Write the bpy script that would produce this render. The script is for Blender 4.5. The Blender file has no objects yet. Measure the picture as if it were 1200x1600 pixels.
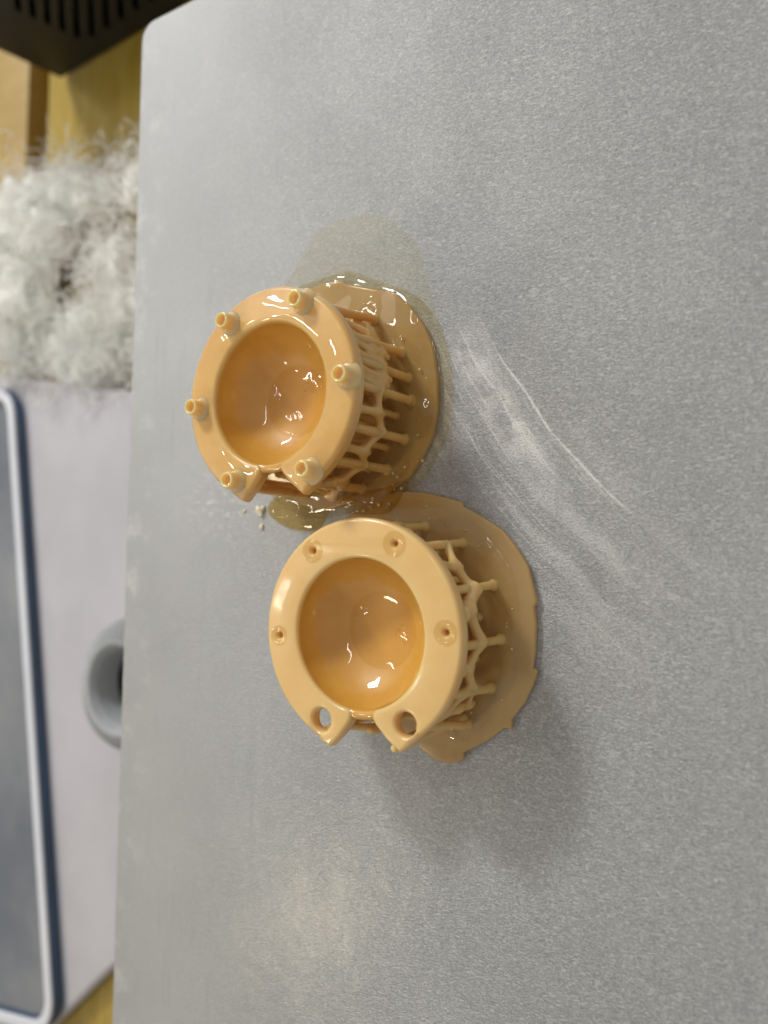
import bpy, bmesh, math, random
from mathutils import Vector, Matrix, noise
random.seed(7)
PI = math.pi; R = math.radians; S = bpy.context.scene; COL = S.collection
S.unit_settings.scale_length = 0.01          # one unit is one centimetre

# ------------------------------------------------------------------ camera
cam_d = bpy.data.cameras.new('camera'); cam = bpy.data.objects.new('camera', cam_d); COL.objects.link(cam)
rows = ((0.84624, 0.0155, -0.53258), (0.01084, 0.99887, 0.04629), (0.5327, -0.04495, 0.84511))
mw = Matrix(rows).transposed().to_4x4(); mw.translation = (5.7531, -0.4855, 9.1272)
cam.matrix_world = mw
cam_d.sensor_fit = 'VERTICAL'; cam_d.sensor_height = 34.6; cam_d.lens = 34.6 * 1200 / 1600
cam_d.clip_start = 0.1; cam_d.clip_end = 500
cam_d.dof.use_dof = True; cam_d.dof.focus_distance = 9.9; cam_d.dof.aperture_fstop = 0.14
S.camera = cam
# ------------------------------------------------------------------ light
S.view_settings.view_transform = 'Standard'; S.view_settings.look = 'None'
S.view_settings.exposure = 0.2; S.view_settings.gamma = 1.0
W = bpy.data.worlds.new('World'); S.world = W; W.use_nodes = True
bgn = W.node_tree.nodes['Background']; bgn.inputs[0].default_value = (0.88, 0.88, 0.88, 1); bgn.inputs[1].default_value = 0.32

def area(name, loc, target, sx, sy, power, col, roll=0):
    l = bpy.data.lights.new(name, 'AREA'); l.shape = 'RECTANGLE'; l.size = sx; l.size_y = sy; l.energy = power; l.color = col
    o = bpy.data.objects.new(name, l); COL.objects.link(o); o.location = loc
    q = (Vector(target) - Vector(loc)).to_track_quat('-Z', 'Y')
    o.rotation_euler = (q.to_matrix() @ Matrix.Rotation(roll, 3, 'Z')).to_euler()
    return o
area('window_light', (-30, 50, 40), (0, 0, 0), 13, 9, 23000, (0.97, 0.98, 1.0))
area('tube_light', (-30, 22, 37), (0, 0, 0), 12, 1.1, 2200, (1.0, 0.95, 0.86), R(70))
area('tube_light_near', (-37, -3, 34), (0, 0, 0), 12, 1.1, 1700, (1.0, 0.95, 0.86), R(70))
area('tube_light_far', (4, 20, 46), (0, 0, 0), 20, 1.2, 1500, (1.0, 0.95, 0.86), R(90))
area('warm_lamp', (-31, -27, 35), (0, -3, 0), 5.0, 2.2, 3000, (1.0, 0.86, 0.58), R(10))

# ------------------------------------------------------------------ helpers
def link(name, me, parent=None):
    o = bpy.data.objects.new(name, me); COL.objects.link(o)
    if parent: o.parent = parent
    return o
def obj(name, bm, mat, parent=None, smooth=True, sharp=40, up=False):
    bmesh.ops.recalc_face_normals(bm, faces=bm.faces)
    if up and sum(f.normal.z * f.calc_area() for f in bm.faces) < 0: bmesh.ops.reverse_faces(bm, faces=bm.faces)
    me = bpy.data.meshes.new(name); bm.to_mesh(me); bm.free()
    if mat: me.materials.append(mat)
    if smooth:
        me.polygons.foreach_set('use_smooth', [True] * len(me.polygons))
        me.set_sharp_from_angle(angle=R(sharp))
    return link(name, me, parent)
def empty(name, loc):
    o = bpy.data.objects.new(name, None); COL.objects.link(o); o.location = loc; return o
def tag(o, label=None, cat=None, group=None, kind=None):
    for k, v in (('label', label), ('category', cat), ('group', group), ('kind', kind)):
        if v: o[k] = v
    return o
def tube(bm, pts, rad, seg=10, caps=True):
    pts = [Vector(p) for p in pts]; n = len(pts); rings = []
    up = Vector((0.31, 0.17, 0.93))
    for i, p in enumerate(pts):
        t = (pts[min(i + 1, n - 1)] - pts[max(i - 1, 0)]).normalized()
        a = t.cross(up)
        if a.length < 1e-3: a = t.cross(Vector((1, 0, 0)))
        a.normalize(); b = t.cross(a)
        r = rad[i] if isinstance(rad, (list, tuple)) else rad
        rings.append([bm.verts.new(p + (a * math.cos(2 * PI * k / seg) + b * math.sin(2 * PI * k / seg)) * r) for k in range(seg)])
    for i in range(n - 1):
        for k in range(seg):
            bm.faces.new((rings[i][k], rings[i][(k + 1) % seg], rings[i + 1][(k + 1) % seg], rings[i + 1][k]))
    if caps:
        bm.faces.new(rings[0]); bm.faces.new(rings[-1])
def lathe(bm, prof, seg=96, c=(0, 0), closed=False):
    rings = []
    for r, z in prof:
        if r < 1e-5: rings.append([bm.verts.new((c[0], c[1], z))])
        else: rings.append([bm.verts.new((c[0] + r * math.cos(2 * PI * k / seg), c[1] + r * math.sin(2 * PI * k / seg), z)) for k in range(seg)])
    n = len(rings)
    for i in range(n if closed else n - 1):
        A, B = rings[i], rings[(i + 1) % n]
        for k in range(seg):
            k2 = (k + 1) % seg
            if len(A) == 1 and len(B) == 1: continue
            if len(A) == 1: bm.faces.new((A[0], B[k2], B[k]))
            elif len(B) == 1: bm.faces.new((A[k], A[k2], B[0]))
            else: bm.faces.new((A[k], A[k2], B[k2], B[k]))
def curve_plate(name, outlines, z0, z1, bevel, mat, parent, res=3, thick_mat=None):
    """outlines: list of closed 2-D polygons (first the outside, then holes); a bevelled slab from z0 to z1"""
    cu = bpy.data.curves.new(name, 'CURVE'); cu.dimensions = '2D'; cu.fill_mode = 'BOTH'
    cu.extrude = (z1 - z0) / 2 - bevel; cu.bevel_depth = bevel; cu.bevel_resolution = res; cu.offset = -bevel
    for ol in outlines:
        sp = cu.splines.new('POLY'); sp.points.add(len(ol) - 1); sp.use_cyclic_u = True
        for p, q in zip(sp.points, ol): p.co = (q[0], q[1], 0, 1)
    tmp = bpy.data.objects.new(name, cu); COL.objects.link(tmp)
    dg = bpy.context.evaluated_depsgraph_get(); me = bpy.data.meshes.new_from_object(tmp.evaluated_get(dg))
    bpy.data.objects.remove(tmp); bpy.data.curves.remove(cu)
    me.name = name; me.transform(Matrix.Translation((0, 0, (z0 + z1) / 2)))
    bm = bmesh.new(); bm.from_mesh(me); bpy.data.meshes.remove(me)
    bmesh.ops.remove_doubles(bm, verts=bm.verts, dist=1e-5)
    return obj(name, bm, mat, parent, sharp=50)
def cat_closed(pts, sub=6):
    out = []; n = len(pts)
    for i in range(n):
        p0, p1, p2, p3 = [Vector(pts[(i + j) % n]) for j in (-1, 0, 1, 2)]
        for k in range(sub):
            t = k / sub
            out.append(0.5 * ((2 * p1) + (p2 - p0) * t + (2 * p0 - 5 * p1 + 4 * p2 - p3) * t * t + (3 * p1 - p0 - 3 * p2 + p3) * t ** 3))
    return out
def round_rect(x0, y0, x1, y1, r, seg=6):
    out = []
    for cx, cy, a in ((x1 - r, y1 - r, 0), (x0 + r, y1 - r, 90), (x0 + r, y0 + r, 180), (x1 - r, y0 + r, 270)):
        for k in range(seg + 1):
            t = R(a + 90 * k / seg); out.append((cx + r * math.cos(t), cy + r * math.sin(t)))
    return out

# ------------------------------------------------------------------ materials
class NT:
    def __init__(s, name):
        s.m = bpy.data.materials.new(name); s.m.use_nodes = True; s.t = s.m.node_tree; s.n = s.t.nodes
        s.b = s.n['Principled BSDF']; s.out = s.n['Material Output']
        s.tc = s.n.new('ShaderNodeTexCoord').outputs['Object']
    def link(s, a, b): s.t.links.new(a, b)
    def noise(s, scale, detail=4, rough=0.55, vec=None, dist=0.0):
        k = s.n.new('ShaderNodeTexNoise'); k.inputs['Scale'].default_value = scale; k.inputs['Detail'].default_value = detail
        k.inputs['Roughness'].default_value = rough; k.inputs['Distortion'].default_value = dist
        s.link(vec or s.tc, k.inputs['Vector']); return k.outputs['Fac']
    def mapping(s, scale=(1, 1, 1), rot=(0, 0, 0), loc=(0, 0, 0), vec=None):
        k = s.n.new('ShaderNodeMapping'); k.inputs['Scale'].default_value = scale; k.inputs['Rotation'].default_value = rot
        k.inputs['Location'].default_value = loc; s.link(vec or s.tc, k.inputs['Vector']); return k.outputs[0]
    def math(s, op, a, b=None, c=None, clamp=False):
        k = s.n.new('ShaderNodeMath'); k.operation = op; k.use_clamp = clamp
        for i, v in enumerate((a, b, c)):
            if v is None: continue
            if isinstance(v, (int, float)): k.inputs[i].default_value = v
            else: s.link(v, k.inputs[i])
        return k.outputs[0]
    def ramp(s, fac, stops):
        k = s.n.new('ShaderNodeValToRGB'); e = k.color_ramp.elements
        while len(e) < len(stops): e.new(0.5)
        for el, (p, c) in zip(e, stops):
            el.position = p; el.color = (*c, 1) if len(c) == 3 else c
        s.link(fac, k.inputs[0]); return k.outputs[0]
    def remap(s, v, a, b, c=0.0, d=1.0, smooth=True):
        k = s.n.new('ShaderNodeMapRange'); k.interpolation_type = 'SMOOTHSTEP' if smooth else 'LINEAR'
        for i, x in zip((1, 2, 3, 4), (a, b, c, d)): k.inputs[i].default_value = x
        s.link(v, k.inputs[0]); return k.outputs[0]
    def mix(s, f, a, b, mode='MIX'):
        k = s.n.new('ShaderNodeMix'); k.data_type = 'RGBA'; k.blend_type = mode
        for i, v in ((0, f), (6, a), (7, b)):
            if isinstance(v, (int, float)): k.inputs[i].default_value = v
            elif isinstance(v, tuple): k.inputs[i].default_value = (*v, 1)
            else: s.link(v, k.inputs[i])
        return k.outputs[2]
    def bump(s, h, strength, dist, normal=None):
        k = s.n.new('ShaderNodeBump'); k.inputs['Strength'].default_value = strength; k.inputs['Distance'].default_value = dist
        s.link(h, k.inputs['Height'])
        if normal: s.link(normal, k.inputs['Normal'])
        return k.outputs[0]
    def xyz(s, vec=None):
        k = s.n.new('ShaderNodeSeparateXYZ'); s.link(vec or s.tc, k.inputs[0]); return k.outputs
    def set(s, **kw):
        for k, v in kw.items():
            i = s.b.inputs[k.replace('_', ' ')]
            if isinstance(v, (int, float)): i.default_value = v
            elif isinstance(v, tuple): i.default_value = (*v, 1) if i.type == 'RGBA' else v
            else: s.link(v, i)

def resin_mat(name, c0, c1, rough=0.32, coat=0.6, wave=0.0, wscale=2.0, sss=0.55, layer=True, coat_r=0.04, ring=None):
    t = NT(name)
    col = t.mix(t.remap(t.noise(1.6, 5, 0.6), 0.3, 0.7), c0, c1)
    fine = t.noise(60, 3, 0.6)
    zz = t.xyz()[2]
    if layer:                                    # the print's own layer lines
        w = t.math('SINE', t.math('MULTIPLY', zz, 2 * PI / 0.045))
        h = t.math('ADD', t.math('MULTIPLY', w, 0.18), fine)
    else: h = fine
    nb = t.bump(h, 0.25, 0.004)
    t.set(Base_Color=col, Roughness=rough, Subsurface_Weight=sss, Subsurface_Radius=(1.0, 0.6, 0.28), Subsurface_Scale=0.22,
          IOR=1.48, Normal=nb, Coat_Weight=coat, Coat_Roughness=coat_r, Coat_IOR=1.5)
    if wave:
        hh = t.math('MULTIPLY', t.noise(wscale, 1.5, 0.4, dist=0.3), wave)
        if ring:                                 # the film bulges between the inner and outer edge of the flange
            X, Y, Z = t.xyz(); (cx, cy), rm, k = ring
            dx = t.math('SUBTRACT', X, cx); dy = t.math('SUBTRACT', Y, cy)
            rr = t.math('SQRT', t.math('ADD', t.math('MULTIPLY', dx, dx), t.math('MULTIPLY', dy, dy)))
            d = t.math('SUBTRACT', rr, rm)
            hh = t.math('SUBTRACT', hh, t.math('MULTIPLY', t.math('MULTIPLY', d, d), k))
        cn = t.bump(hh, 1.0, 1.0)
        t.set(Coat_Normal=cn)
    return t.m
M = {}
A0, A1 = (0.84, 0.53, 0.195), (0.87, 0.585, 0.24)
M['flange'] = resin_mat('moulded_resin', A0, A1, 0.36, 0.5, 0.02, 1.2, coat_r=0.12, ring=((0.45, -1.56), 1.2, 0.2))
M['flange_wet'] = resin_mat('moulded_resin_wet', (0.74, 0.425, 0.115), (0.82, 0.505, 0.165), 0.3, 1.0, 0.13, 1.35, ring=((-0.82, 1.475), 1.16, 0.75))
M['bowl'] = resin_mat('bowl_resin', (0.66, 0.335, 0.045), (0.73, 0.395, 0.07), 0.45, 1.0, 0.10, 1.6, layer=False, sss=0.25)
M['peg'] = resin_mat('peg_resin', (0.83, 0.57, 0.235), (0.87, 0.63, 0.29), 0.2, 1.0, sss=0.7)
M['strut'] = resin_mat('strut_resin', (0.78, 0.49, 0.17), (0.84, 0.56, 0.22), 0.35, 0.7, 0.02, 5)
M['strut_wet'] = resin_mat('strut_resin_wet', (0.72, 0.40, 0.10), (0.81, 0.49, 0.16), 0.25, 1.0, 0.03, 4)
def raft_mat(name, c0, c1, alpha):
    t = NT(name)
    col = t.mix(t.remap(t.noise(1.1, 3), 0.3, 0.7), c0, c1)
    t.set(Base_Color=col, Roughness=0.35, Subsurface_Weight=0.6, Subsurface_Radius=(1.0, 0.5, 0.2), Subsurface_Scale=0.15,
          Coat_Weight=0.7, Coat_Roughness=0.08, IOR=1.45, Normal=t.bump(t.noise(30, 3), 0.25, 0.006))
    tr = t.n.new('ShaderNodeBsdfTransparent'); tr.inputs[0].default_value = (0.95, 0.82, 0.55, 1)
    mx = t.n.new('ShaderNodeMixShader'); mx.inputs[0].default_value = alpha
    t.link(tr.outputs[0], mx.inputs[1]); t.link(t.b.outputs[0], mx.inputs[2]); t.link(mx.outputs[0], t.out.inputs[0])
    return t.m
M['raft'] = raft_mat('raft_resin', (0.60, 0.385, 0.14), (0.68, 0.475, 0.205), 0.72)
def liquid_mat(name, tint, wave=0.02, wscale=3.0, rough=0.02, body=0.0, bodycol=(0.5, 0.3, 0.1)):
    """a thin clear film: tinted see-through body under a mirror-like surface"""
    t = NT(name)
    nb = t.bump(t.noise(wscale, 2, 0.4, dist=0.8), 1.0, wave)
    tr = t.n.new('ShaderNodeBsdfTransparent'); tr.inputs[0].default_value = (*tint, 1)
    df = t.n.new('ShaderNodeBsdfDiffuse'); df.inputs[0].default_value = (*bodycol, 1)
    m0 = t.n.new('ShaderNodeMixShader'); m0.inputs[0].default_value = body
    t.link(tr.outputs[0], m0.inputs[1]); t.link(df.outputs[0], m0.inputs[2])
    gl = t.n.new('ShaderNodeBsdfGlossy'); gl.inputs['Roughness'].default_value = rough; t.link(nb, gl.inputs['Normal'])
    fr = t.n.new('ShaderNodeFresnel'); fr.inputs[0].default_value = 1.48; t.link(nb, fr.inputs['Normal'])
    ge = t.n.new('ShaderNodeNewGeometry')                # seen from below, the film has no outer mirror surface
    fac = t.math('MULTIPLY', fr.outputs[0], t.math('SUBTRACT', 1.0, ge.outputs['Backfacing']))
    mx = t.n.new('ShaderNodeMixShader'); t.link(fac, mx.inputs[0]); t.link(m0.outputs[0], mx.inputs[1]); t.link(gl.outputs[0], mx.inputs[2])
    t.link(mx.outputs[0], t.out.inputs[0]); t.n.remove(t.b)
    return t.m
M['liquid'] = liquid_mat('liquid_resin', (0.90, 0.77, 0.47), 0.02, 2.0, body=0.10, bodycol=(0.45, 0.34, 0.16))
M['film'] = liquid_mat('resin_film', (0.93, 0.89, 0.77), 0.06, 1.6, body=0.04, bodycol=(0.6, 0.45, 0.2))
M['film2'] = liquid_mat('wet_film', (0.97, 0.95, 0.90), 0.03, 2.2, body=0.0)
M['smear'] = liquid_mat('resin_smear', (0.93, 0.92, 0.86), 0.0, 3, rough=0.5, body=0.02, bodycol=(0.5, 0.46, 0.33))
M['pool'] = liquid_mat('resin_pool', (0.98, 0.95, 0.86), 0.05, 2.0, body=0.0, bodycol=(0.7, 0.4, 0.12))
M['bubble'] = liquid_mat('resin_bubble', (0.96, 0.92, 0.80), 0.0, 3, body=0.08, bodycol=(0.7, 0.5, 0.22))

def plate_mat():
    t = NT('blasted_aluminium'); x, y, z = t.xyz()
    big = t.noise(0.28, 4, 0.55); mid = t.noise(1.3, 5, 0.6)
    col = t.ramp(big, [(0.25, (0.50, 0.498, 0.485)), (0.75, (0.60, 0.597, 0.58))])
    col = t.mix(t.remap(mid, 0.35, 0.8, 0, 0.22), col, (0.50, 0.52, 0.51))
    # blasted grain
    g1 = t.noise(30, 4, 0.75, vec=t.mapping((1, 1.35, 1), (0, 0, R(-8)))); g2 = t.noise(75, 2, 0.6)
    grain = t.math('ADD', t.math('MULTIPLY', g1, 0.75), t.math('MULTIPLY', g2, 0.25))
    gcol = t.ramp(grain, [(0.35, (0.28, 0.28, 0.28)), (0.5, (0.86, 0.86, 0.86)), (0.60, (1.7, 1.7, 1.7))])
    grain_fade = t.remap(x, -5.2, 2.0, 0.12, 0.9)              # painted grain and glints fade towards the left edge, for blur and view angle
    col = t.mix(t.math('MULTIPLY', grain_fade, 0.45), col, gcol, 'MULTIPLY')
    cells = []
    for sc, th in ((44, .62), (29, .80)):                # facet glints and dark facets, painted into the colour at random
        v2 = t.n.new('ShaderNodeTexVoronoi'); v2.inputs['Scale'].default_value = sc; t.link(t.mapping((.62, 1.5, 1), (0, 0, R(4))), v2.inputs['Vector'])
        s2 = t.n.new('ShaderNodeSeparateColor'); t.link(v2.outputs['Color'], s2.inputs[0]); cells.append(s2)
        col = t.mix(t.math('MULTIPLY', grain_fade, t.remap(s2.outputs[0], th, 1.0, 0, .36)), col, (.95, .94, .90))
        col = t.mix(t.math('MULTIPLY', grain_fade, t.remap(s2.outputs[1], th, 1.0, 0, .24)), col, (.22, .22, .215))
    # old rub marks swept round an arc centre off to the upper right
    cx, cy = 9.6, 6.6
    dx = t.math('SUBTRACT', x, cx); dy = t.math('SUBTRACT', y, cy)
    rr = t.math('SQRT', t.math('ADD', t.math('MULTIPLY', dx, dx), t.math('MULTIPLY', dy, dy)))
    an = t.math('ARCTAN2', t.math('MULTIPLY', dy, -1), t.math('MULTIPLY', dx, -1))
    rr = t.math('ADD', rr, t.math('MULTIPLY', t.noise(0.5, 2), 0.35))
    def polar(sr, sa):
        cv = t.n.new('ShaderNodeCombineXYZ'); t.link(t.math('MULTIPLY', rr, sr), cv.inputs[0]); t.link(t.math('MULTIPLY', an, sa), cv.inputs[1]); return cv.outputs[0]
    def band(v, a, b, c, d): return t.math('MULTIPLY', t.remap(v, a, b), t.remap(v, c, d, 1, 0))
    fine = t.remap(t.noise(1.0, 5, 0.75, vec=polar(14, 2.5)), 0.52, 0.72)
    soft = t.remap(t.noise(1.0, 3, 0.6, vec=polar(2.6, 4.0)), 0.45, 0.66)
    m1 = t.math('MULTIPLY', band(rr, 8.9, 9.5, 10.5, 11.3), band(an, 0.43, 0.50, 0.78, 1.05))
    pc = band(an, 0.44, 0.50, 0.62, 0.72); pr = band(rr, 9.35, 9.55, 9.75, 10.0)
    patch = t.math('MULTIPLY', t.math('MULTIPLY', pc, pr), t.remap(t.noise(3.0, 4), 0.35, 0.6))
    p2 = t.math('MULTIPLY', band(an, 0.62, 0.68, 0.76, 0.84), band(rr, 9.95, 10.05, 10.15, 10.3))
    marks = t.math('MULTIPLY', m1, t.math('ADD', t.math('MULTIPLY', fine, 0.95), t.math('MULTIPLY', soft, 0.5)))
    marks = t.math('ADD', marks, t.math('ADD', t.math('MULTIPLY', patch, 0.6), t.math('MULTIPLY', t.math('MULTIPLY', p2, fine), 0.5)))
    def thin(r0, w, a0, a1, k):
        b = t.math('MULTIPLY', band(rr, r0 - w, r0 - w * .3, r0 + w * .3, r0 + w), band(an, a0, a0 + .03, a1 - .04, a1))
        return t.math('MULTIPLY', t.math('MULTIPLY', b, t.remap(t.noise(5.0, 3), 0.3, 0.55, 0.35, 1.0)), k)
    for q in ((9.29, .024, .50, .84, 1.0), (9.36, .012, .70, .82, .4), (9.88, .016, .46, .66, .6), (10.12, .014, .60, .80, .5), (10.42, .016, .66, .90, .45), (9.05, .012, .62, .75, .25)):
        marks = t.math('MAXIMUM', marks, thin(*q))
    marks = t.math('MULTIPLY', marks, 1.0, clamp=True)
    # dry whitish rubs to the left of the upper cup
    bx_ = t.math('SUBTRACT', x, -3.1); by_ = t.math('SUBTRACT', y, 0.15)
    bd = t.math('SQRT', t.math('ADD', t.math('MULTIPLY', bx_, bx_), t.math('MULTIPLY', t.math('MULTIPLY', by_, by_), 2.2)))
    rub = t.math('MULTIPLY', t.remap(bd, 0.2, 1.25, 1, 0), t.remap(t.noise(5.5, 6, 0.75, vec=t.mapping((1, 2.2, 1), (0, 0, R(35)))), 0.50, 0.66, 0, .7))
    marks = t.math('MAXIMUM', marks, rub)
    edge = t.math('MULTIPLY', t.remap(x, -5.4, -4.4, 1, 0), t.remap(t.noise(2.2, 6, 0.7), 0.5, 0.68, 0, .35))
    marks = t.math('MAXIMUM', marks, edge)
    marks = t.math('MULTIPLY', marks, t.remap(grain, .42, .56, .55, 1.25), clamp=True)
    col = t.mix(marks, col, (0.97, 0.95, 0.89))
    hair = t.remap(t.noise(1.0, 6, 0.8, vec=t.mapping((9, 1.1, 1), (0, 0, R(-12)), (2, 7, 0))), 0.60, 0.70, 0, .45)
    col = t.mix(t.math('MULTIPLY', hair, t.remap(y, -3.0, -4.5)), col, (0.34, 0.34, 0.33))
    # faint long vertical wipes
    wv = t.noise(1.0, 4, 0.7, vec=t.mapping((5.0, 0.35, 1), (0, 0, R(6))))
    col = t.mix(t.remap(wv, 0.56, 0.75, 0, 0.28), col, (0.36, 0.37, 0.375))
    wl = t.noise(1.0, 4, 0.7, vec=t.mapping((0.9, 2.2, 1), (0, 0, R(25)), (3, 5, 0)))
    col = t.mix(t.remap(wl, 0.60, 0.78, 0, 0.25), col, (0.72, 0.75, 0.74))
    # sparkle of the grains, painted as white specks
    vo = t.n.new('ShaderNodeTexVoronoi'); vo.inputs['Scale'].default_value = 17; t.link(t.tc, vo.inputs['Vector'])
    wn = t.n.new('ShaderNodeSeparateColor'); t.link(vo.outputs['Color'], wn.inputs[0])
    sp = t.math('MULTIPLY', t.math('GREATER_THAN', wn.outputs[0], 0.955), t.remap(vo.outputs['Distance'], 0.04, 0.20, 1, 0))
    col = t.mix(sp, col, (0.98, 0.98, 0.96))
    rough = t.math('ADD', t.remap(t.noise(0.6, 4, 0.6), 0.3, 0.7, 0.36, 0.48), t.math('MULTIPLY', marks, 0.15))
    nb = t.bump(t.math('MULTIPLY', grain, t.remap(x, -5.2, 1.0, 0.75, 1.0)), 1.0, 0.036)
    nb = t.bump(t.noise(3.0, 4, 0.6), 0.06, 0.05, nb)
    lamp_sheen = t.remap(t.noise(0.9, 5, 0.65, vec=t.mapping((1.4, .6, 1), (0, 0, R(12)))), 0.25, 0.75, 0.2, 0.55)  # smooth coat added to show the lamp glow, strongest at the lower end
    lamp_sheen = t.math('MULTIPLY', lamp_sheen, t.remap(y, -2.0, -5.0, 0.10, 1.0))
    cn = t.bump(t.noise(4.0, 5, 0.6), 0.4, 0.03)
    t.set(Base_Color=col, Metallic=0.66, Roughness=rough, Normal=nb, Coat_Weight=lamp_sheen, Coat_Roughness=0.25, Coat_Normal=cn)
    return t.m
M['plate'] = plate_mat()
def simple(name, c0, c1, rough=0.5, scale=2.0, bump=0.0, metal=0.0, coat=0.0, stretch=(1, 1, 1), detail=5):
    t = NT(name); n_ = t.noise(scale, detail, 0.6, vec=t.mapping(stretch))
    t.set(Base_Color=t.mix(t.remap(n_, 0.3, 0.7), c0, c1), Roughness=rough, Metallic=metal, Coat_Weight=coat)
    if bump: t.set(Normal=t.bump(t.noise(scale * 6, 4), 0.4, bump))
    return t.m

# ------------------------------------------------------------------ build plate
bp = tag(empty('build_plate', (0, 0, 0)), 'sandblasted aluminium plate with rounded corner carrying both wet resin cups', 'metal plate')
slab = curve_plate('plate_slab', [round_rect(-5.42, -11.0, 8.5, 9.0, 0.32, 8)], -0.9, 0.0, 0.05, M['plate'], bp, 3)

# ------------------------------------------------------------------ the resin prints
def hole(c, r, n=24): return [(c[0] + r * math.cos(-2 * PI * k / n), c[1] + r * math.sin(-2 * PI * k / n)) for k in range(n)]
def flange_outline(c, Ro, Ri, rot):
    out = []
    a0 = R(-90) + rot
    for k in range(113):                                    # outside arc, from one side of the notch to the other
        a = a0 + R(34) + R(292) * k / 112
        out.append((c[0] + Ro * math.cos(a), c[1] + Ro * math.sin(a)))
    P = lambda r, d: (c[0] + r * math.cos(a0 + R(d)), c[1] + r * math.sin(a0 + R(d)))
    out += [P(Ro * 1.005, -30), P(Ro * 1.025, -24), P(Ro * 1.035, -20), P(Ro * .90, -15.0), P(Ri + .17, -10), P(Ri + .09, -8.5), P(Ri + .03, -9.5)]
    for k in range(81):
        d = -12 - 336 * k / 80
        out.append(P(Ri, d))
    out += [P(Ri + .03, 9.5), P(Ri + .09, 8.5), P(Ri + .17, 10), P(Ro * .90, 15.0), P(Ro * 1.035, 20), P(Ro * 1.025, 24), P(Ro * 1.005, 30)]
    return out
def bowl(parent, c, z, Ri, depth, mat, rim_drop=0.05, wall=0.1):
    bm = bmesh.new(); prof = []
    def rr(t, R0, D, flat):                                  # hemisphere-like section with a slightly flattened floor
        a = t * PI / 2
        return R0 * math.cos(a) ** 0.85, z - rim_drop - D * math.sin(a) ** 1.05
    N = 30
    inner = [rr(k / N, Ri - 0.01, depth, 0) for k in range(N + 1)]
    outer = [rr(k / N, Ri + wall, depth + wall, 0) for k in range(N, -1, -1)]
    inner[-1] = (0, inner[-1][1]); outer[0] = (0, outer[0][1])
    prof = outer + [(Ri + wall * .8, z - rim_drop + .02), (Ri + wall * .4, z - rim_drop + .03), (Ri + .005, z - rim_drop + .015)] + inner
    lathe(bm, prof, 112, c)
    return obj('bowl', bm, mat, parent, sharp=70)
def support(parent, name, p, q, r0, r1, mat, flare=1.5, n=7, wob=0.012):
    bm = bmesh.new(); p = Vector(p); q = Vector(q); pts = []; rad = []
    for i in range(n):
        t = i / (n - 1); w = Vector((random.uniform(-1, 1), random.uniform(-1, 1), 0)) * wob * math.sin(PI * t)
        pts.append(p.lerp(q, t) + w)
        e = max(0, 1 - min(t, 1 - t) * 5)
        rad.append((r0 + (r1 - r0) * t) * (1 + (flare - 1) * e * e))
    tube(bm, pts, rad, 10)
    return obj(name, bm, mat, parent)
def cone_foot(parent, x, y, z, mat):
    bm = bmesh.new()
    lathe(bm, [(0.14, z - 0.03), (0.115, z + 0.02), (0.085, z + 0.06), (0.065, z + 0.12), (0.0, z + 0.12)], 14, (x, y))
    return bm
def pt(c, r, ang, z): return (c[0] + r * math.cos(R(ang)), c[1] + r * math.sin(R(ang)), z)
def pillars(parent, c, rb, zr, zt, angs, mat, rad=0.055, rt=None):
    for i, a in enumerate(angs):
        r = rb[i] if isinstance(rb, (list, tuple)) else rb
        bm = bmesh.new()
        P = Vector(pt(c, r, a, zr - 0.02)); Q = Vector(pt(c, rt or r, a, zt))
        pts = [P, P + Vector((0, 0, .045)), P + Vector((0, 0, .09)), P + Vector((0, 0, .16))] + [P.lerp(Q, t) for t in (.35, .5, .65, .8, .93, 1)]
        rd = [rad * 1.7, rad * 1.2, rad * 1.02, rad, rad * .97, rad * 1.08, rad * 1.12, rad, rad * 1.05, rad * 1.3]
        tube(bm, pts, rd, 12); obj('support_pillar', bm, mat, parent)

def raft(parent, pts, zt, mat, smooth_sub=2):
    return curve_plate('raft', [[(p[0], p[1]) for p in pts]], 0.004, zt, 0.03, mat, parent, 2)

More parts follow.
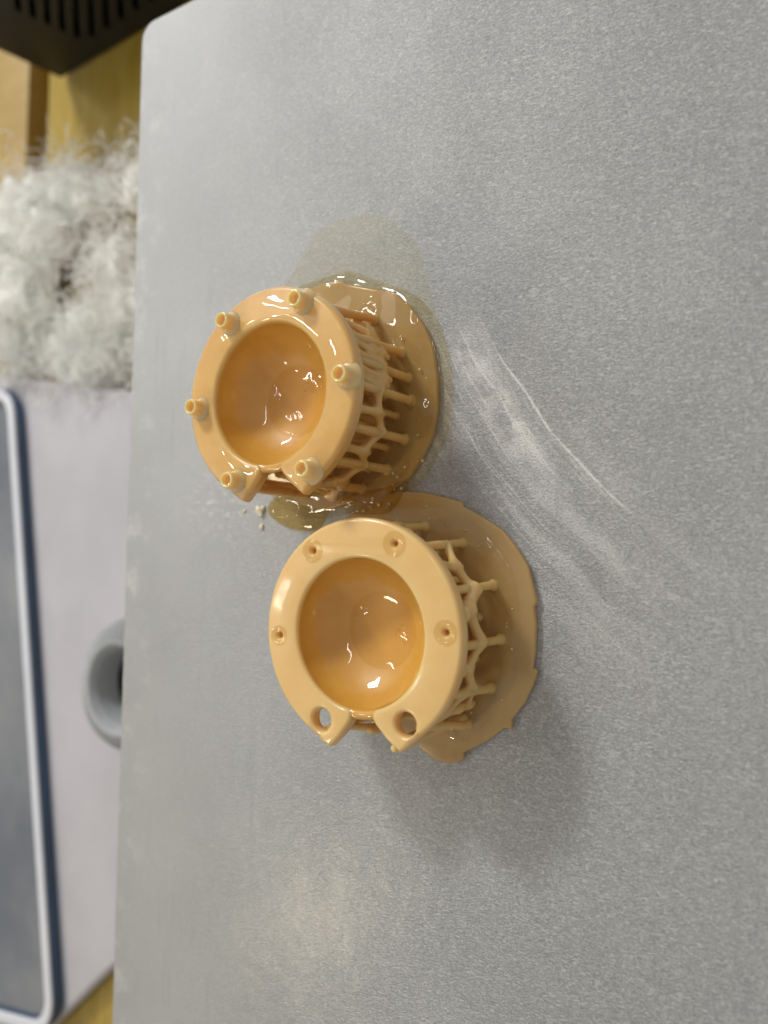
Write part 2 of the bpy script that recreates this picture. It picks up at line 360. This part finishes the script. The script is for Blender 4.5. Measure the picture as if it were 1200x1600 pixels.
# --- cup two (lower in the photograph, dry flange with open holes)
C2 = (0.45, -1.56); Z2 = 1.30; ROT2 = 0.085
cup2 = tag(empty('resin_cup', (C2[0], C2[1], 0)), 'lower beige resin cup on struts, its dry smooth flange pierced by six flat holes', 'resin print')
def adopt(root):
    for ch in list(COL.objects):
        if ch.parent == root: ch.matrix_parent_inverse = Matrix.Translation(root.location).inverted()
angs = [120, 60, 0, -60, -120, 180]
h2 = [pt(C2, 1.225, a + math.degrees(ROT2), 0)[:2] for a in angs]
curve_plate('flange', [flange_outline(C2, 1.43, 0.93, ROT2)] + [hole(h, r) for h, r in zip(h2, (.035, .032, .034, .145, .145, .036))], Z2 - 0.2, Z2, 0.05, M['flange'], cup2, 4)
bowl(cup2, C2, Z2, 0.94, 0.62, M['bowl'])
raft2 = [(0.05, 0.25), (0.31, 0.28), (0.71, 0.25), (1.05, 0.17), (1.26, 0.11), (1.28, 0.05), (1.56, -0.09), (1.83, -0.25), (2.01, -0.45), (2.18, -0.7), (2.25, -0.96), (2.30, -1.13), (2.26, -1.2), (2.29, -1.41), (2.28, -1.76), (2.25, -1.95), (2.31, -1.98), (2.26, -2.15), (2.15, -2.38), (1.98, -2.61), (1.98, -2.74), (1.88, -2.73), (1.64, -2.93), (1.32, -3.12), (1.32, -3.20), (1.23, -3.26), (1.1, -3.3), (0.91, -3.28), (0.71, -3.18), (0.60, -3.08), (0.50, -3.10), (0.30, -3.10), (0.05, -3.02), (-0.15, -2.90), (-0.22, -2.93), (-0.5, -2.75), (-0.8, -2.45), (-1.0, -2.1), (-1.08, -1.7), (-1.08, -1.3), (-1.0, -0.85), (-0.85, -0.45), (-0.6, -0.1), (-0.3, 0.13)]
raft(cup2, raft2, 0.10, M['raft'])
vis2 = [79, 54, 25.5, -3, -29, -52]
pillars(cup2, C2, [1.37, 1.40, 1.40, 1.37, 1.42, 1.50], 0.10, Z2 - 0.17, vis2, M['strut'], rt=1.33)
pillars(cup2, C2, 1.22, 0.10, 0.85, [-76, -95], M['strut'], rt=1.0)
pillars(cup2, C2, 1.36, 0.10, Z2 - 0.17, [-66, -112, -130, -155, 180, 155, 130, 104], M['strut'])
pillars(cup2, C2, 0.72, 0.10, 0.68, [20, 65, 110, 155, 200, 245, 290, 335], M['strut'])
pillars(cup2, C2, 1.08, 0.10, 1.05, [66, 38, 10, -18, -45, -70], M['strut'], 0.045)
WEB = {}
def br(parent, c, r, a, b, mat, r0=0.05):
    if parent.name not in WEB: WEB[parent.name] = (bmesh.new(), parent, mat)
    bm = WEB[parent.name][0]; P = Vector(pt(c, r, *a)); Q = Vector(pt(c, r, *b)); r0 *= 1.08
    tube(bm, [P, P.lerp(Q, .12), P.lerp(Q, .3), P.lerp(Q, .5), P.lerp(Q, .7), P.lerp(Q, .88), Q], [r0 * 1.45, r0 * 1.35, r0 * 1.08, r0, r0 * 1.08, r0 * 1.35, r0 * 1.45], 10)
    for E in (P, Q):                                     # sleeves where a brace meets a pillar
        tube(bm, [E + Vector((0, 0, h)) for h in (-.15, -.09, 0, .09, .15)], [.045, .064, .074, .064, .045], 10)
def build_web(parent):
    bm, par, mat = WEB[parent.name]; me = bpy.data.meshes.new('web'); bm.to_mesh(me); bm.free()
    tmp = bpy.data.objects.new('web', me); COL.objects.link(tmp)
    m = tmp.modifiers.new('r', 'REMESH'); m.mode = 'VOXEL'; m.voxel_size = 0.017
    m = tmp.modifiers.new('s', 'SMOOTH'); m.factor = .5; m.iterations = 9
    dg = bpy.context.evaluated_depsgraph_get(); out = bpy.data.meshes.new_from_object(tmp.evaluated_get(dg))
    bpy.data.objects.remove(tmp); out.name = 'brace_web'; out.materials.clear(); out.materials.append(mat)
    out.polygons.foreach_set('use_smooth', [True] * len(out.polygons)); link('brace_web', out, par)
r = 1.36
for a, b, w in [((54, .50), (38, .76), .052), ((38, .76), (25.5, .66), .055), ((39, .78), (39, 1.12), .05), ((25.5, .60), (14, .95), .085), ((14, .95), (13, 1.12), .08),
                ((15, .92), (-3, .62), .06), ((-3, .66), (-14, .93), .052), ((-14, .93), (-15, 1.12), .055), ((-14, .93), (-29, .50), .055), ((-29, .72), (-40, .95), .045), ((-41, .55), (-42, 1.1), .05),
                ((-29, .45), (-41, .3), .03), ((79, .8), (66, 1.1), .04)]:
    br(cup2, C2, r, a, b, M['strut'], w)
for a in range(104, 235, 26): br(cup2, C2, r, (a, .45), (a + 13, .85), M['strut']); br(cup2, C2, r, (a + 13, .85), (a + 26, .45), M['strut'])
br(cup2, C2, 1.42, (-52, .12), (-70, 1.05), M['strut'], .05)
build_web(cup2); adopt(cup2)

# --- cup one (upper in the photograph, wet, with six hollow pegs)
C1 = (-0.82, 1.475); Z1 = 1.60; ROT1 = 0.078
cup1 = tag(empty('resin_cup', (C1[0], C1[1], 0)), 'upper beige resin cup on struts, its dripping wet flange carrying six hollow pegs', 'resin print')
curve_plate('flange', [flange_outline(C1, 1.405, 0.92, ROT1)], Z1 - 0.22, Z1, 0.07, M['flange_wet'], cup1, 5)
bowl(cup1, C1, Z1, 0.93, 0.66, M['bowl'])
CP = (-0.775, 1.465)
for i, a in enumerate(angs):
    p = pt(CP, 1.235, a + math.degrees(ROT1), Z1)
    bm = bmesh.new()
    h = .20
    lathe(bm, [(0.19, -0.03), (0.165, 0.0), (0.135, 0.03), (0.115, 0.08), (0.112, h - .04), (0.106, h - .01), (0.095, h), (0.078, h - .005), (0.066, h - .03), (0.060, h - .075), (0.0, h - .09)], 28)
    o = obj('hollow_peg', bm, M['peg'], cup1, sharp=60); o.location = p
raft1 = [(-1.39, 3.36), (-1.08, 3.42), (-0.73, 3.41), (-0.68, 3.35), (-0.28, 3.22), (0.15, 3.09), (0.42, 2.85), (0.64, 2.57), (0.79, 2.25), (0.87, 1.8), (0.88, 1.37), (0.81, 1.02), (0.65, 0.73), (0.46, 0.47), (0.2, 0.29), (-0.2, 0.05), (-0.5, 0.13), (-1.0, 0.02), (-1.4, 0.1), (-1.8, 0.3), (-2.2, .65), (-2.45, 1.1), (-2.5, 1.6), (-2.4, 2.1), (-2.2, 2.6), (-1.9, 3.0), (-1.6, 3.25)]
raft(cup1, raft1, 0.10, M['raft'])
pillars(cup1, C1, [1.42, 1.33, 1.28, 1.28, 1.28, 1.27, 1.25], 0.10, Z1 - 0.19, [62, 33, 16.5, 2, -22, -44, -66], M['strut_wet'], 0.062, rt=1.27)
pillars(cup1, C1, 1.15, 0.10, 1.15, [-76, -88, -98], M['strut_wet'], rt=1.0)
pillars(cup1, C1, 1.30, 0.10, Z1 - 0.19, [-112, -124, -140, -165, 170, 145, 120, 92], M['strut_wet'])
pillars(cup1, C1, 0.85, 0.10, 1.06, [85, 60, 35, 10, -15, -40, -65, -95, -120, 150, 200], M['strut_wet'], 0.06)
pillars(cup1, C1, 1.06, 0.10, 1.35, [50, 26, -8, -33, -55, -76], M['strut_wet'], 0.05)
r = 1.27
for a, b, w in [((62, .40), (40, .62), .05), ((54, 1.36), (44, .70), .05), ((44, .70), (27, .60), .06), ((41, 1.36), (30, .80), .05), ((29, 1.38), (27, .62), .055), ((21, 1.38), (20, .75), .055), ((11, 1.38), (10.5, .72), .055), ((6, 1.38), (6, .8), .05),
                ((33, .62), (16.5, .78), .065), ((16.5, .75), (2, .88), .06), ((25, .9), (2, .98), .05), ((2, .90), (-10.5, .88), .055), ((-10.5, .86), (-11.5, 1.38), .055), ((-10.5, .88), (-22, .66), .055),
                ((-22, .74), (-35, .90), .055), ((-35, .88), (-34, 1.38), .055), ((-35, .90), (-44, .68), .055), ((-44, .72), (-60, .82), .05), ((-60, .8), (-70, 1.3), .05), ((-62, .75), (-84, .3), .06)]:
    br(cup1, C1, r, a, b, M['strut_wet'], w)
for a in range(92, 225, 26): br(cup1, C1, 1.3, (a, .5), (a + 13, 1.0), M['strut_wet']); br(cup1, C1, 1.3, (a + 13, 1.0), (a + 26, .5), M['strut_wet'])
build_web(cup1); adopt(cup1)

# ------------------------------------------------------------------ liquid resin
def sheet(name, outline, z0, H, mat, label, cat, rip=0.0, rs=2.0, edge=0.15, parent=None, rings=26, soft=False):
    """liquid lying in a closed outline: rounded meniscus rim, gently rippled surface"""
    ol = cat_closed(outline, 8); cx = sum(p[0] for p in ol) / len(ol); cy = sum(p[1] for p in ol) / len(ol)
    c = Vector((cx, cy)); bm = bmesh.new(); prev = None; n = len(ol)
    for k in range(rings + 1):
        s = 1 - (k / rings) ** 1.6
        row = []
        for p in ol:
            q = c.lerp(Vector((p[0], p[1])), s); d = (Vector((p[0], p[1])) - q).length
            u = min(1.0, d / edge); h = H * (math.sqrt(max(0, 1 - (1 - u) ** 2)) if not soft else u * u * (3 - 2 * u))
            h += rip * u * (noise.noise(Vector((q.x * rs, q.y * rs, 1.7))) + .5 * noise.noise(Vector((q.x * rs * 2.1, q.y * rs * 2.1, 5))))
            row.append(bm.verts.new((q.x, q.y, z0 + max(h, 0.0005))))
            if s == 0: break
        if prev:
            for i in range(n):
                j = (i + 1) % n
                if len(row) == 1: bm.faces.new((prev[i], prev[j], row[0]))
                else: bm.faces.new((prev[i], prev[j], row[j], row[i]))
        prev = row
    return tag(obj(name, bm, mat, parent, sharp=180, up=True), label, cat)
sheet('resin_film', [(-.81 + (p[0] + .81) * 1.10, 1.7 + (p[1] - 1.7) * 1.09) for p in raft1[::2]], 0.008, 0.125, M['film'], 'glossy liquid film lying over the base sheet of the upper cup', 'liquid', 0.06, 1.8, 0.17, rings=48)
sheet('resin_puddle', [(-2.05, 0.20), (-2.12, 0.02), (-1.92, -0.14), (-1.6, -0.25), (-1.28, -0.27), (-1.08, -0.20), (-0.93, 0.04), (-0.85, .12), (-1.2, 0.3), (-1.7, 0.35)], 0.004, 0.08, M['liquid'], 'olive resin puddle pooled below the notch of the upper cup', 'puddle', 0.04, 3, 0.30)
sheet('resin_puddle', [(-0.70, 0.16), (-0.55, -0.02), (-0.2, -0.05), (0.15, -0.02), (0.35, 0.2), (0.4, .42), (0.1, 0.35), (-0.3, 0.3)], 0.05, 0.10, M['liquid'], 'small glossy puddle bridging the two cup bases', 'puddle', 0.03, 4, 0.09)
sheet('resin_smear', [(-1.9, 3.4), (-1.62, 3.85), (-1.23, 4.29), (-0.52, 4.38), (0.03, 4.16), (0.46, 3.75), (0.62, 3.27), (0.75, 2.7), (0.1, 2.9), (-0.8, 3.1)], 0.002, 0.003, M['smear'], 'thin dull resin smear on the plate above the upper cup', 'smear', 0, 2, 0.4, soft=True)
sheet('resin_film', [(0.1, .12), (.7, .14), (1.2, 0), (1.7, -.35), (2.0, -.8), (2.1, -1.5), (2.0, -2.2), (1.6, -2.75), (1.2, -3.0), (1.0, -2.6), (1.4, -2.0), (1.5, -1.4), (1.2, -.7), (.5, -.25)], 0.101, 0.03, M['film2'], 'clear wet film on the bare right side of the lower base sheet', 'liquid', 0.022, 2.6, 0.14, soft=True)
for C, Z, D, lab in ((C2, Z2, .62, 'shallow pool of liquid resin in the bowl of the lower cup'), (C1, Z1, .66, 'shallow pool of liquid resin in the bowl of the wet upper cup')):
    rp = 0.56
    sheet('resin_pool', [(C[0] + rp * math.cos(a) * (1 + .04 * math.sin(3 * a)), C[1] + rp * math.sin(a) * (1 + .03 * math.cos(2 * a))) for a in [2 * PI * k / 14 for k in range(14)]], Z - .05 - D * .90, 0.045, M['pool'], lab, 'liquid', 0.035, 2.2, 0.4)
# bubbles trapped in the four upper holes of cup two
labs = {0: 'resin bubble over the upper left hole of the dry flange', 1: 'resin bubble over the upper right hole of the dry flange', 2: 'resin bubble with a dark pinhole on the right hole of the dry flange', 5: 'resin bubble over the left hole of the dry flange'}
for i in (0, 1, 2, 5):
    x, y = h2[i]; bm = bmesh.new()
    rb = (.155, .16, .15, .13)[(0, 1, 2, 5).index(i)]
    prof = [(rb, Z2 + .001), (rb * .97, Z2 + .012), (rb * .90, Z2 + .018), (rb * .8, Z2 + .012), (rb * .6, Z2 + .002), (rb * .4, Z2 - .0), (rb * .28, Z2 + .004), (rb * .25, Z2 - .02)]
    lathe(bm, prof, 32); o = tag(obj('resin_bubble', bm, M['bubble'], sharp=80, up=True), labs[i], 'bubble', 'resin bubbles in the flange holes'); o.location = (x, y, 0)

# tiny air bubbles floating on the liquid in both bowls
for (C, px, py, Z, lab) in ((C2, .28, .02, Z2 - .59, 'cluster of tiny air bubbles on the liquid in the lower bowl'), (C1, .33, .10, Z1 - .62, 'cluster of tiny air bubbles on the liquid in the upper bowl')):
    bm = bmesh.new(); rb_ = random.Random(int(Z * 100))
    for k in range(11):
        a = rb_.uniform(0, 2 * PI); d = 0 if k == 0 else rb_.uniform(.06, .17); s_ = .035 if k == 0 else rb_.uniform(.008, .017)
        m = bmesh.ops.create_icosphere(bm, subdivisions=2, radius=s_)['verts']
        for v in m: v.co += Vector((C[0] + px + d * math.cos(a), C[1] + py + d * math.sin(a), Z + .055))
    tag(obj('air_bubbles', bm, M['bubble'], up=False), lab, 'bubbles', None, 'stuff')
# small droplets left on the rafts
rb_ = random.Random(11); M['drop'] = resin_mat('resin_drop', (.78, .5, .2), (.84, .58, .27), .1, 1.0, layer=False)
for root, C, lst in ((cup2, C2, 26), (cup1, C1, 22)):
    bm = bmesh.new()
    for k in range(lst):
        a = R(rb_.uniform(-75, 80)); d = rb_.gauss(1.52, .07); s_ = rb_.uniform(.010, .024)
        m = bmesh.ops.create_icosphere(bm, subdivisions=2, radius=s_)['verts']
        for v in m: v.co = Vector((v.co.x, v.co.y, v.co.z * .6)) + Vector((C[0] + d * math.cos(a), C[1] + d * math.sin(a), .105 if root is cup2 else .14))
    o = obj('resin_droplets', bm, M['drop'], root); o['kind'] = 'stuff'; o.matrix_parent_inverse = Matrix.Translation(root.location).inverted()

# flecks of cured resin
M['crumb'] = resin_mat('cured_crumb', (.85, .72, .5), (.9, .8, .6), .4, .5, layer=False)
for (x, y, s, lab) in ((-2.27, 0.05, .075, 'largest cream crumb beside the puddle under the wet cup'), (-2.24, -0.21, .04, 'small cream crumb just below the largest crumb'), (-1.30, -0.36, .028, 'tiny crumb at the lower rim of the olive puddle'), (-2.62, 0.04, .03, 'tiny crumb left of the largest crumb')):
    bm = bmesh.new(); bmesh.ops.create_icosphere(bm, subdivisions=3, radius=s)
    for v in bm.verts: v.co *= 1 + .7 * noise.noise(v.co * 18 + Vector((x * 9, y, 0)))
    for v in bm.verts: v.co.z *= .6
    o = tag(obj('resin_crumb', bm, M['crumb']), lab, 'crumb', 'cured crumbs on the plate'); o.location = (x, y, s * .5)

# ------------------------------------------------------------------ what lies behind the plate
TZ = -4.0
M['wood'] = simple('oiled_wood', (0.36, 0.24, 0.025), (0.44, 0.31, 0.06), .45, 1.0, 0.004, stretch=(2.5, .5, 1))
M['wood2'] = simple('pale_wood', (0.40, 0.26, 0.07), (0.47, 0.32, 0.1), .45, .6, 0.004, stretch=(.8, 2, 1))
table = tag(empty('workbench', (0, 0, 0)), kind='structure')
def board(x0, x1, mat, z=TZ):
    return curve_plate('board', [round_rect(x0, -30, x1, 34, .12, 3)], z - .8, z, .06, mat, table, 2)
board(-40, -25.2, M['wood']); board(-25.1, -15.3, M['wood2']); board(-14.3, -4, M['wood']); board(-3.9, 14, M['wood2'])
bm = bmesh.new(); bmesh.ops.create_cube(bm, size=1)
for v in bm.verts: v.co = Vector((v.co.x * 70 - 10, v.co.y * 80, v.co.z * .4 + TZ - 1.1))
M['dark_wood'] = simple('dark_gap_wood', (0.26, 0.15, 0.01), (0.3, .17, .015), .6)
obj('bench_frame', bm, M['dark_wood'], table, smooth=False)

# mauve-grey panel
M['mauve'] = simple('mauve_plastic', (0.50, 0.48, 0.505), (0.56, 0.54, 0.565), .38, .4)
pan = curve_plate('plastic_panel', [cat_closed([(-18.5, 4.85), (-17.0, 4.6), (-10.4, 3.42), (-3.0, 2.1), (-3.0, -3), (-3.4, -5), (-10.0, -10.95), (-12.4, -13.25), (-14, -14.5), (-18.5, -14.5)], 1)], TZ + .02, TZ + .45, .15, M['mauve'], None, 4)
tag(pan, 'mauve-grey plastic panel lying on the bench behind the plate edge', 'plastic panel')

# ribbed grey ring cap
M['cap'] = simple('grey_plastic', (0.46, 0.47, 0.475), (0.50, .51, .515), .5)
M['black'] = simple('black_plastic', (0.005, 0.005, 0.004), (0.007, .0065, .0055), .55)
cap = tag(empty('ribbed_cap', (-8.85, -3.8, TZ + .45)), 'grey ribbed round cap with a black centre on the mauve panel', 'cap')
bm = bmesh.new(); n = 220; prof = [(1.50, 0), (1.50, .45), (1.38, .72), (1.22, .88), (1.05, .93), (.95, .90), (.88, .75), (.86, .1)]
rings = []
for j, (rad, z) in enumerate(prof):
    rings.append([bm.verts.new(((rad + (0.07 if (k // 2) % 2 and 0 < j < 6 else 0)) * math.cos(2 * PI * k / n), (rad + (0.07 if (k // 2) % 2 and 0 < j < 6 else 0)) * math.sin(2 * PI * k / n), z + (.04 if (k // 2) % 2 and 2 < j < 6 else 0))) for k in range(n)])
for j in range(len(prof) - 1):
    for k in range(n): bm.faces.new((rings[j][k], rings[j][(k + 1) % n], rings[j + 1][(k + 1) % n], rings[j + 1][k]))
obj('ribbed_ring', bm, M['cap'], cap, sharp=25)
bm = bmesh.new(); lathe(bm, [(.88, .10), (.86, .16), (.80, .18), (.55, .16), (0, .15)], 64); obj('black_centre', bm, M['black'], cap)

# tray with blue side and white lip
M['blue'] = simple('blue_plastic', (0.04, 0.075, 0.12), (0.05, .10, .18), .35, .5)
M['lip'] = simple('white_plastic', (0.72, 0.73, 0.78), (0.78, .79, .83), .25, .5)
M['trayin'] = simple('slate_plastic', (0.16, 0.175, 0.20), (0.27, .275, .285), .22, .25)
ang = math.atan2(15.1, -2.62)                       # tray long side direction
tray = tag(empty('shallow_tray', (0, 0, 0)), 'long shallow tray with blue side, white lip and slate inside at the left', 'tray')
tb = Vector((-11.42, -12.78)); ux = Vector((-2.62, 15.3)).normalized(); uy = Vector((-ux.y, ux.x))
L = 16.95; Wd = 9.0
def tp(a, b): v = tb + ux * a + uy * b; return (v.x, v.y)
def trr(off, rad): return [tp(a, b) for a, b in round_rect(off, off, L - off, Wd - off, rad, 8)]
curve_plate('outer_wall', [trr(0, .9), trr(.30, .7)[::-1]], TZ + .47, TZ + .72, .04, M['blue'], tray, 2)
curve_plate('lip', [trr(.02, .88), trr(.30, .62)[::-1]], TZ + .72, TZ + .82, .045, M['lip'], tray, 3)
curve_plate('tray_floor', [trr(.28, .72)], TZ + .47, TZ + .62, .03, M['trayin'], tray, 2)

# black slotted box, tilted, behind the corner
Rc = Matrix(rows).transposed()
def camp(u, v, d): return mw @ Vector(((u - 600) / 1200 * d, (800 - v) / 1200 * d, -d))
c0 = camp(95, 122, 21.8)
ea = (camp(0, 78, 18.5 * 1.09) - c0).normalized(); eb = camp(300, 0, 17.7 * 1.09) - c0; eb = (eb - ea * eb.dot(ea)).normalized(); ec = ea.cross(eb)
if ec.y < 0: ec = -ec
bx = tag(empty('slotted_box', c0), 'black plastic box with a row of vent slots behind the plate corner', 'plastic box')
def bxm(p): return ea * p[0] + eb * p[1] + ec * p[2]
bm = bmesh.new(); bmesh.ops.create_cube(bm, size=1)
for v in bm.verts: v.co = Vector(((v.co.x + .5) * 3.9, (v.co.y + .5) * 7, (v.co.z + .5) * 2 + .35))
bmesh.ops.bevel(bm, geom=bm.edges[:], offset=.06, segments=2, affect='EDGES')
for v in bm.verts: v.co = bxm(v.co)
M['slot'] = simple('slot_shadow_plastic', (0.003, 0.003, 0.003), (0.004, .004, .004), .8)
obj('box_body', bm, M['slot'], bx, smooth=False)
def onface(u, v):                                     # where a sight line meets the cover, in cover coordinates
    o_ = mw.translation; d_ = camp(u, v, 1.0) - o_; k_ = (c0 - o_).dot(ec) / d_.dot(ec); q_ = o_ + d_ * k_ - c0
    return (q_.dot(ea), q_.dot(eb))
slots = []
for k in range(11):
    u = 22 + k * 23; vb = (95 + 44 * (u - 95) / 95 if u < 128 else 122 - 122 * (u - 95) / 205) - (22 if u < 128 else 18) - 20
    slots.append([onface(u - 1, -16), onface(u + 9, -16), onface(u + 12, vb), onface(u + 2, vb - 4)])
cov = curve_plate('slotted_cover', [[(0, 0), (3.9, 0), (3.9, 7), (0, 7)]] + slots, 0, .4, .02, M['black'], bx, 2)
for v in cov.data.vertices: v.co = bxm((v.co.x, v.co.y, v.co.z))
# heap of white fibre wadding
M['fibre'] = simple('white_fibre', (0.93, 0.92, 0.86), (0.97, .97, .94), .8, 1.5)
M['fibre_core'] = simple('fibre_core', (0.90, 0.88, 0.80), (0.96, .96, .92), .9, 1.2, .05)
wad = tag(empty('fibre_wadding', (-12, 7, TZ)), 'tangled heap of white fluffy fibre wadding left of the plate', 'wadding')
rnd = random.Random(5)
clumps = [(-14.2, 8.6, .5, 1.3), (-12.9, 7.6, .6, 1.0), (-13.9, 6.3, .5, 1.3), (-12.4, 9.0, .3, .8), (-11.2, 8.5, .3, .8), (-12.8, 4.7, .1, .7), (-10.8, 4.3, .1, .6), (-9.2, 4.2, .1, .6), (-14.3, 4.8, .1, .6), (-11.8, 4.2, .1, .5), (-10.3, 6.6, .4, .8), (-10.2, 5.3, .3, .8), (-11.8, 5.2, .2, .7), (-15.4, 7.2, .6, 1.6), (-14.6, 5.2, .2, .9), (-9.4, 8.4, .3, .9), (-8.6, 5.5, .3, 1.0)]
bm = bmesh.new()
for (x, y, z, s) in clumps:
    m = bmesh.ops.create_icosphere(bm, subdivisions=4, radius=s * .72)['verts']
    for v in m:
        d = noise.fractal(v.co * 1.7 + Vector((x, y, 0)), 1, 2, 4); v.co *= 1 + .45 * d; v.co.z *= .7
        v.co += Vector((x + 12, y - 7, z + .2))
tag(obj('wadding_mass', bm, M['fibre_core'], wad), kind='stuff')
bm = bmesh.new()
for i in range(4600):
    x, y, z, s = rnd.choice(clumps)
    p = Vector((x + rnd.gauss(0, s * .45), y + rnd.gauss(0, s * .45), z + rnd.uniform(0, s * .8)))
    d = Vector((rnd.gauss(0, 1), rnd.gauss(0, 1), rnd.gauss(0, .25))).normalized(); pts = []
    ax = Vector((rnd.gauss(0, .5), rnd.gauss(0, .5), 1)).normalized(); turn = rnd.choice((-1, 1)) * rnd.uniform(.1, .75)
    for k in range(13):
        pts.append((p.x + 12, p.y - 7, max(p.z, .05)))
        d = (Matrix.Rotation(turn, 3, ax) @ d + Vector((rnd.gauss(0, .15), rnd.gauss(0, .15), rnd.gauss(0, .05)))).normalized(); p = p + d * .12
    tube(bm, pts, rnd.choice((.005, .007, .010, .014)), 3, False)
tag(obj('loose_fibres', bm, M['fibre'], wad), kind='stuff')
